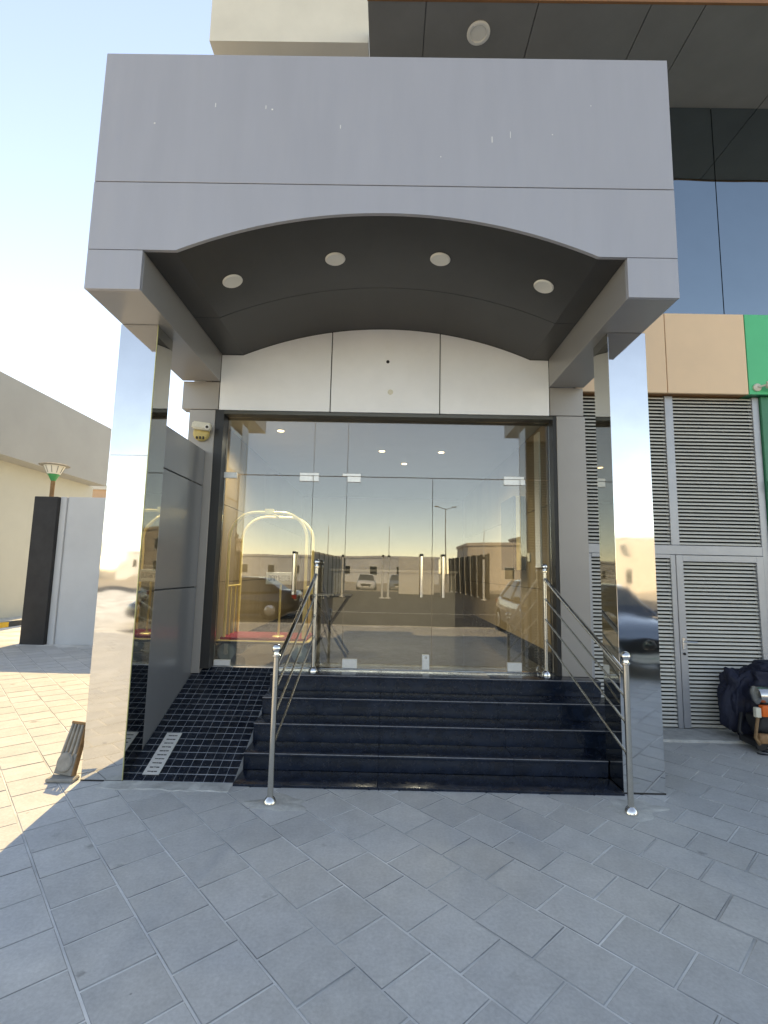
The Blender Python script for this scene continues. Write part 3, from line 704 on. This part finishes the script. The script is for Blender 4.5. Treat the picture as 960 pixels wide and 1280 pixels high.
for k in range(10):
    a = 2*PI*k/10; tube('rib', [(lx+.142*math.cos(a), ly+.142*math.sin(a), 3.67), (lx+.208*math.cos(a), ly+.208*math.sin(a), 3.815)], .008, 'fade_grey', sh, 5)

# weathered fitting leaning on the left column
wf = thing('broken_fitting', 'weathered grey slatted fitting with round disc leaning on the left column', 'fitting', (-2.42, 4.0, 0))
def lean(p):   # local (x, along, out) -> leaning back against the column
    x, s, h = p; a = math.radians(72); b = math.radians(-16)
    y = s*math.cos(a) - h*math.sin(a); z = s*math.sin(a) + h*math.cos(a)
    x2 = x*math.cos(b) - y*math.sin(b) ; y2 = x*math.sin(b) + y*math.cos(b)
    return Vector((-2.43 + x2, 3.96 + y2, .028 + z))
def lean_box(name, x0, x1, s0, s1, h0, h1, m, bev=.004):
    bm = bmesh.new(); abox(bm, x0, x1, s0, s1, h0, h1)
    if bev: bmesh.ops.bevel(bm, geom=list(bm.edges), offset=bev, segments=1, affect='EDGES')
    for v in bm.verts:
        c = v.co.copy(); c.x *= 1 - .25*max(0, c.y)/.34; v.co = lean(c)
    return emit_bm(name, bm, m, wf)
lean_box('plate', -.085, .085, 0, .15, 0, .025, 'fade_grey')
for x in (-.085, -.045, .0, .045): lean_box('slat', x, x+.026, .14, .36, .003, .03, 'fade_grey', .006)
lean_box('slat', .08, .095, -.0, .36, -.02, .02, 'fade_brown')
lean_box('cross_bar', -.09, .095, .355, .375, -.005, .03, 'fade_brown')
bm = bmesh.new(); alathe(bm, (0, 0, 0), [(.07, .024), (.07, .04), (.062, .048), (.02, .05)], 24)
for v in bm.verts: v.co = lean(Vector((v.co.x, v.co.y+.085, v.co.z)))
emit_bm('disc', bm, 'fade_grey', wf, smooth=True)
box('foot', -2.52, -2.31, 3.87, 3.965, .002, .03, 'fade_grey', wf, bev=.008)

# ================================================================== tools left by the louvres
def lump(name, cx, cy, cz, sx, sy, sz, m, parent, seed, amp=.18, sub=4, flat=True):
    bm = bmesh.new(); bmesh.ops.create_icosphere(bm, subdivisions=sub, radius=1)
    for v in bm.verts:
        n = v.co.normalized(); q = 1 + amp*noise.noise(n*1.6 + Vector((seed, 0, 0)))*1.5 + amp*.45*noise.noise(n*4.5 + Vector((0, seed, 0))) + amp*.2*abs(noise.noise(n*9+Vector((0, 0, seed))))
        e = Vector((math.copysign(abs(n.x)**.75, n.x), math.copysign(abs(n.y)**.75, n.y), math.copysign(abs(n.z)**.75, n.z)))*q
        v.co = Vector((cx+e.x*sx, cy+e.y*sy, max(cz+e.z*sz, .022 if flat else -9)))
    return emit_bm(name, bm, m, parent, smooth=True)
ng = thing('navy_bag', 'bulging navy blue cloth bag slumped against the louvred door', 'bag', (3.75, 5.25, .02))
lump('body', 3.70, 5.28, .36, .20, .14, .36, 'navy_cloth', ng, 2.2, .25, 5)
lump('flap', 3.89, 5.20, .62, .22, .17, .13, 'navy_cloth', ng, 7.7, .2, flat=False)
lump('flap', 3.90, 5.14, .745, .16, .13, .055, 'navy_cloth', ng, 4.1, .15, flat=False)
tube('strap', [(3.56, 5.12, .30), (3.50, 5.08, .14), (3.53, 5.04, .05), (3.62, 5.02, .03), (3.72, 5.04, .035)], .016, 'black_rubber', ng, 8)
mc = thing('pressure_washer', 'black machine with steel tank and orange switch box beside the navy bag', 'machine', (3.740, 4.98, .02))
bm = bmesh.new(); alathe(bm, (3.590, 4.98, .50), [(.05, 0), (.085, .015), (.09, .06), (.09, .40), (.06, .45)], 22, 'x'); emit_bm('tank', bm, 'silver_tank', mc, smooth=True)
box('switch_box', 3.575, 3.670, 4.85, 4.905, .33, .43, 'orange', mc, bev=.008, seg=2)
box('label_plate', 3.518, 3.570, 4.86, 4.90, .32, .41, 'plastic_cream', mc, bev=.004)
lump('motor', 3.750, 4.99, .24, .20, .11, .13, 'black_rubber', mc, 3.3, .12, flat=False)
box('chassis', 3.490, 3.990, 4.88, 5.08, .05, .11, 'black_rubber', mc, bev=.012, seg=2)
for x in (3.550, 3.93): lathe('wheel', (x, 4.865, .075), [(.02, -.012), (.052, -.012), (.055, .012), (.02, .012)], 'black_rubber', mc, 18, 'y')
lump('glove', 3.600, 4.87, .13, .085, .035, .05, 'tan_leather', mc, 9.3, .15, 3, flat=False)
tube('hose', [(3.530, 4.86, .32), (3.490, 4.83, .24), (3.475, 4.83, .15), (3.510, 4.83, .09)], .014, 'fade_brown', mc, 8)
pts = []
for k in range(60):
    a = k/59; t = a*2*PI*1.75
    pts.append((3.60+.12*math.cos(t+2.6)+.20*a*a, 4.81+.065*math.sin(t+2.6)+.06*a, .012+.012*a+.01*abs(math.sin(t*.5))))
pts += [(3.80, 4.87, .05), (3.84, 4.95, .10)]
cb = tube('cable', pts, .0065, 'black_rubber', None, 7); tag(cb, 'black cable coiled loosely on the paving in front of the machine', 'cable')

# ================================================================== behind the camera (seen in reflections)
def car(name, label, m, loc, rz, plate=True, emblem=False):
    t = thing(name, label, 'car', (0, 0, 0), 'parked cars')
    # local frame: x forward
    SEC = [(-2.28, .62, .42, .86), (-2.2, .80, .30, .98), (-1.7, .89, .22, 1.02), (-.9, .91, .2, .98), (0, .92, .2, .96), (.9, .91, .2, .95), (1.5, .89, .21, .90), (2.0, .83, .22, .80), (2.24, .70, .25, .68), (2.31, .52, .30, .60)]
    bm = bmesh.new(); rings = []
    for x, hw, zb, zt in SEC:
        r = []
        for y, z in ((-.86, 0), (-1, .18), (-1.0, .6), (-.93, .88), (-.75, 1.0), (0, 1.035), (.75, 1.0), (.93, .88), (1, .6), (1, .18), (.86, 0)):
            r.append(bm.verts.new((x, y*hw, zb+z*(zt-zb))))
        rings.append(r)
    n = 11
    for A, B in zip(rings, rings[1:]):
        for k in range(n): bm.faces.new((A[k], A[(k+1) % n], B[(k+1) % n], B[k]))
    bm.faces.new(rings[0]); bm.faces.new(rings[-1])
    bmesh.ops.subdivide_edges(bm, edges=list(bm.edges), cuts=1, use_grid_fill=True, smooth=.4)
    body = emit_bm('body', bm, m, t, smooth=True)
    def loft(nm, secs, mm):
        bm = bmesh.new(); rr = []
        for x, hw, z in secs: rr.append([bm.verts.new((x, -hw, z)), bm.verts.new((x, -hw*.6, z+.025)), bm.verts.new((x, hw*.6, z+.025)), bm.verts.new((x, hw, z))])
        return bm, rr
    # greenhouse
    bm = bmesh.new()
    low = [(-1.75, .72, .99), (-1.3, .80, .98), (1.1, .80, .94), (1.32, .68, .93)]; high = [(-1.15, .56, 1.38), (-.8, .60, 1.42), (.25, .60, 1.43), (.42, .56, 1.41)]
    Lr = [bm.verts.new((x, s*w_, z)) for s in (1, -1) for x, w_, z in (low if s > 0 else low[::-1])]
    Hr = [bm.verts.new((x, s*w_, z)) for s in (1, -1) for x, w_, z in (high if s > 0 else high[::-1])]
    for k in range(8): bm.faces.new((Lr[k], Lr[(k+1) % 8], Hr[(k+1) % 8], Hr[k]))
    bm.faces.new(Hr); emit_bm('windows', bm, 'car_glass', t)
    bm = bmesh.new(); a = [bm.verts.new((x, s*(w_+.012), z+.006)) for s in (1, -1) for x, w_, z in (high if s > 0 else high[::-1])]
    b = [bm.verts.new((x*.96-.02, s*(w_-.08), z+.045)) for s in (1, -1) for x, w_, z in (high if s > 0 else high[::-1])]
    for k in range(8): bm.faces.new((a[k], a[(k+1) % 8], b[(k+1) % 8], b[k]))
    bm.faces.new(b); emit_bm('roof', bm, m, t, smooth=True)
    for s in (1, -1):
        tube('pillar', [(1.22, s*.76, .945), (.36, s*.60, 1.425)], .03, m, t, 6); tube('pillar', [(-1.58, s*.76, .99), (-1.0, s*.60, 1.41)], .05, m, t, 6); tube('pillar', [(-.3, s*.81, .95), (-.3, s*.61, 1.43)], .03, m, t, 6)
        bm = bmesh.new(); abox(bm, .85, 1.0, s*.98-.09, s*.98+.09, .97, 1.08); bmesh.ops.bevel(bm, geom=list(bm.edges), offset=.03, segments=2, affect='EDGES'); emit_bm('wing_mirror', bm, m, t, smooth=True)
        bm = bmesh.new(); vs = abox(bm, 2.03, 2.20, s*.66-.13, s*.66+.13, .60, .70)
        for v in vs: v.co.x -= .16*(abs(v.co.y)-.55)/.2
        emit_bm('headlight', bm, 'light_glass', t)
        bm = bmesh.new(); abox(bm, -2.26, -2.1, s*.66-.13, s*.66+.13, .74, .88); emit_bm('tail_light', bm, 'tail_red', t)
        for x in (-1.38, 1.40):
            wh = lathe('wheel', (x, s*.80, .33), [(.2, -.11), (.31, -.11), (.33, -.09), (.33, .09), (.31, .11), (.2, .11)], 'tyre', t, 26, 'y')
            lathe('rim', (x, s*.80, .33), [(.03, -.115*1), (.19, -.112), (.205, -.10), (.205, .10), (.19, .112), (.03, .115)], 'light_glass', wh, 18, 'y')
    bm = bmesh.new(); vs = abox(bm, 2.18, 2.325, -.46, .46, .36, .62)
    for v in vs: v.co.y *= 1.0 if v.co.z > .5 else .72
    g = emit_bm('grille', bm, 'black_paint', t)
    tube('grille_trim', [(2.31, -.52, .63), (2.335, -.44, .47), (2.34, -.3, .36), (2.34, .3, .36), (2.335, .44, .47), (2.31, .52, .63)], .014, 'chrome', t, 8)
    if emblem:
        tube('emblem', [(2.335, .085*math.cos(a), .53+.065*math.sin(a)) for a in [2*PI*k/20 for k in range(20)]], .009, 'chrome', g, 6, closed=True)
        tube('emblem_wing', [(2.338, -.06, .57), (2.338, -.02, .545), (2.338, 0, .53), (2.338, .02, .545), (2.338, .06, .57)], .008, 'chrome', g, 6)
    box('number_plate', 2.345, 2.352, -.26, .26, .30, .41, 'sign_white', t, bev=.004); box('number_plate', -2.296, -2.285, -.26, .26, .62, .73, 'sign_white', t)
    t.location = loc; t.rotation_euler = (0, 0, rz)
    return t
car('parked_car', 'dark blue grey saloon car parked facing the entrance, mirrored in right column', 'car_grey', (4.15, -2.45, .0), PI/2, emblem=True)
car('parked_car', 'white saloon car parked far off, mirrored in the door glass', 'car_white', (-1.9, -38.5, -.16), PI/2)
car('parked_car', 'dark saloon car parked far off beside the white car, mirrored in the glass', 'car_grey', (1.1, -39.5, -.16), PI/2)
car('parked_car', 'dark saloon car added side on along the road to darken the left door reflection', 'car_dark', (-5.4, -7.6, -.14), PI)  # added car: its dark side blocks sunlit ground in the door reflection
# white posts in a row
pb = None
for i, x in enumerate((-4.0, -2.95, -.28, .12, 6.5)):
    d = ('nearest the left fence', 'second from the left fence', 'left of the middle pair', 'right of the middle pair', 'nearest the right fence')[i]
    t = thing('white_post', 'tall white post on a flange across the road, ' + d, 'post', (x, -22.6, -.14), 'white posts across the road')
    tube('shaft', [(x, -22.6, -.14), (x, -22.6, 2.55)], .075, 'paint_white', t, 12); lathe('cap', (x, -22.6, 2.55), [(.085, 0), (.085, .12), (.03, .16)], 'black_paint', t, 12)
    lathe('flange', (x, -22.6, -.139), [(.2, 0), (.19, .05), (.08, .07)], 'paint_white', t, 14)
    if i in (0, 3, 4): tube('mast', [(x, -22.6, 2.7), (x, -22.6, 4.6)], .022, 'paint_white', t, 8)
def fence(x0, y0, x1, y1, h, label, pm='black_paint'):
    t = thing('slatted_fence', label, 'fence', ((x0+x1)/2, (y0+y1)/2, -.15)); d = Vector((x1-x0, y1-y0, 0)); n = int(d.length/.9)
    for k in range(n+1):
        p = Vector((x0, y0, -.15)) + d*(k/n); box('post', p.x-.06, p.x+.06, p.y-.06, p.y+.06, -.15, h+.05, 'cream_render' if k % 2 else 'black_paint', t)
        if k < n:
            q = Vector((x0, y0, -.15)) + d*((k+1)/n)
            bm = bmesh.new()
            for s in (.1, h-.15):
                atube(bm, [(p.x, p.y, s), (q.x, q.y, s)], .04, 4)
            for j in range(1, 8):
                r = p + (q-p)*(j/8); abox(bm, r.x-.03, r.x+.03, r.y-.03, r.y+.03, .0, h)
            emit_bm('panel', bm, pm, t)
fence(6.95, -23.2, 5.9, -36, 2.9, 'dark slatted fence on the right across the road, mirrored in the glass')
fence(-3.9, -15.5, -3.5, -31, 2.6, 'dark slatted fence on the left across the road, mirrored in the glass', 'cream_render')
def block(name, label, x0, x1, y0, y1, h, m, nx, nz):
    t = thing(name, label, 'building', ((x0+x1)/2, (y0+y1)/2, -.16))
    box('wall', x0, x1, y0, y1, -.16, h, m, t); box('cornice', x0-.15, x1+.15, y0-.15, y1+.15, h+.001, h+.35, m, t, bev=.03)
    for i in range(nx):
        for k in range(nz):
            cx = x0 + (i+.5)*(x1-x0)/nx; z = 1.0 + k*(h-.5)/nz
            f = box('window', cx-.55, cx+.55, y1-.02, y1+.04, z, z+1.4, 'paint_white', t); box('pane', cx-.48, cx+.48, y1+.02, y1+.046, z+.07, z+1.33, 'window_dark', f)
block('sandstone_building', 'long low sand coloured building far behind, mirrored in the right column', 18, 46, -62, -50, 6.2, 'sandstone', 7, 2)
block('sandstone_building', 'small stepped sand coloured building behind the right fence', 9, 15, -52, -44, 4.6, 'sandstone', 2, 1)
block('white_building', 'white building beyond the road on the left, mirrored in the glass', -75, -45, -70, -60, 5.0, 'cream_render', 6, 1)
block('long_wall_building', 'long white low building at the far side of the car park', -40, 8, -75, -66, 3.6, 'far_white', 12, 1)
o = box('notice_board', 1.0, 3.9, -30.2, -30.1, -.15, 2.8, 'sign_white', bev=.02); tag(o, 'large plain white board standing across the road', 'board')
for x, y, d in ((9.6, -70, 'right'),):
    t = thing('street_lamp', 'tall twin armed street lamp far off, mirrored in the right glass door', 'street lamp', (x, y, -.16))
    tube('pole', [(x, y, -.16), (x, y, 12)], .12, 'fade_grey', t, 8, r2=.06)
    for s in (-1, 1):
        tube('arm', [(x, y, 11.9), (x+s*1.5, y, 12.4)], .05, 'fade_grey', t, 6); box('lamp_head', x+s*1.5-.35, x+s*1.5+.35, y-.14, y+.14, 12.32, 12.46, 'fade_grey', t, bev=.03)
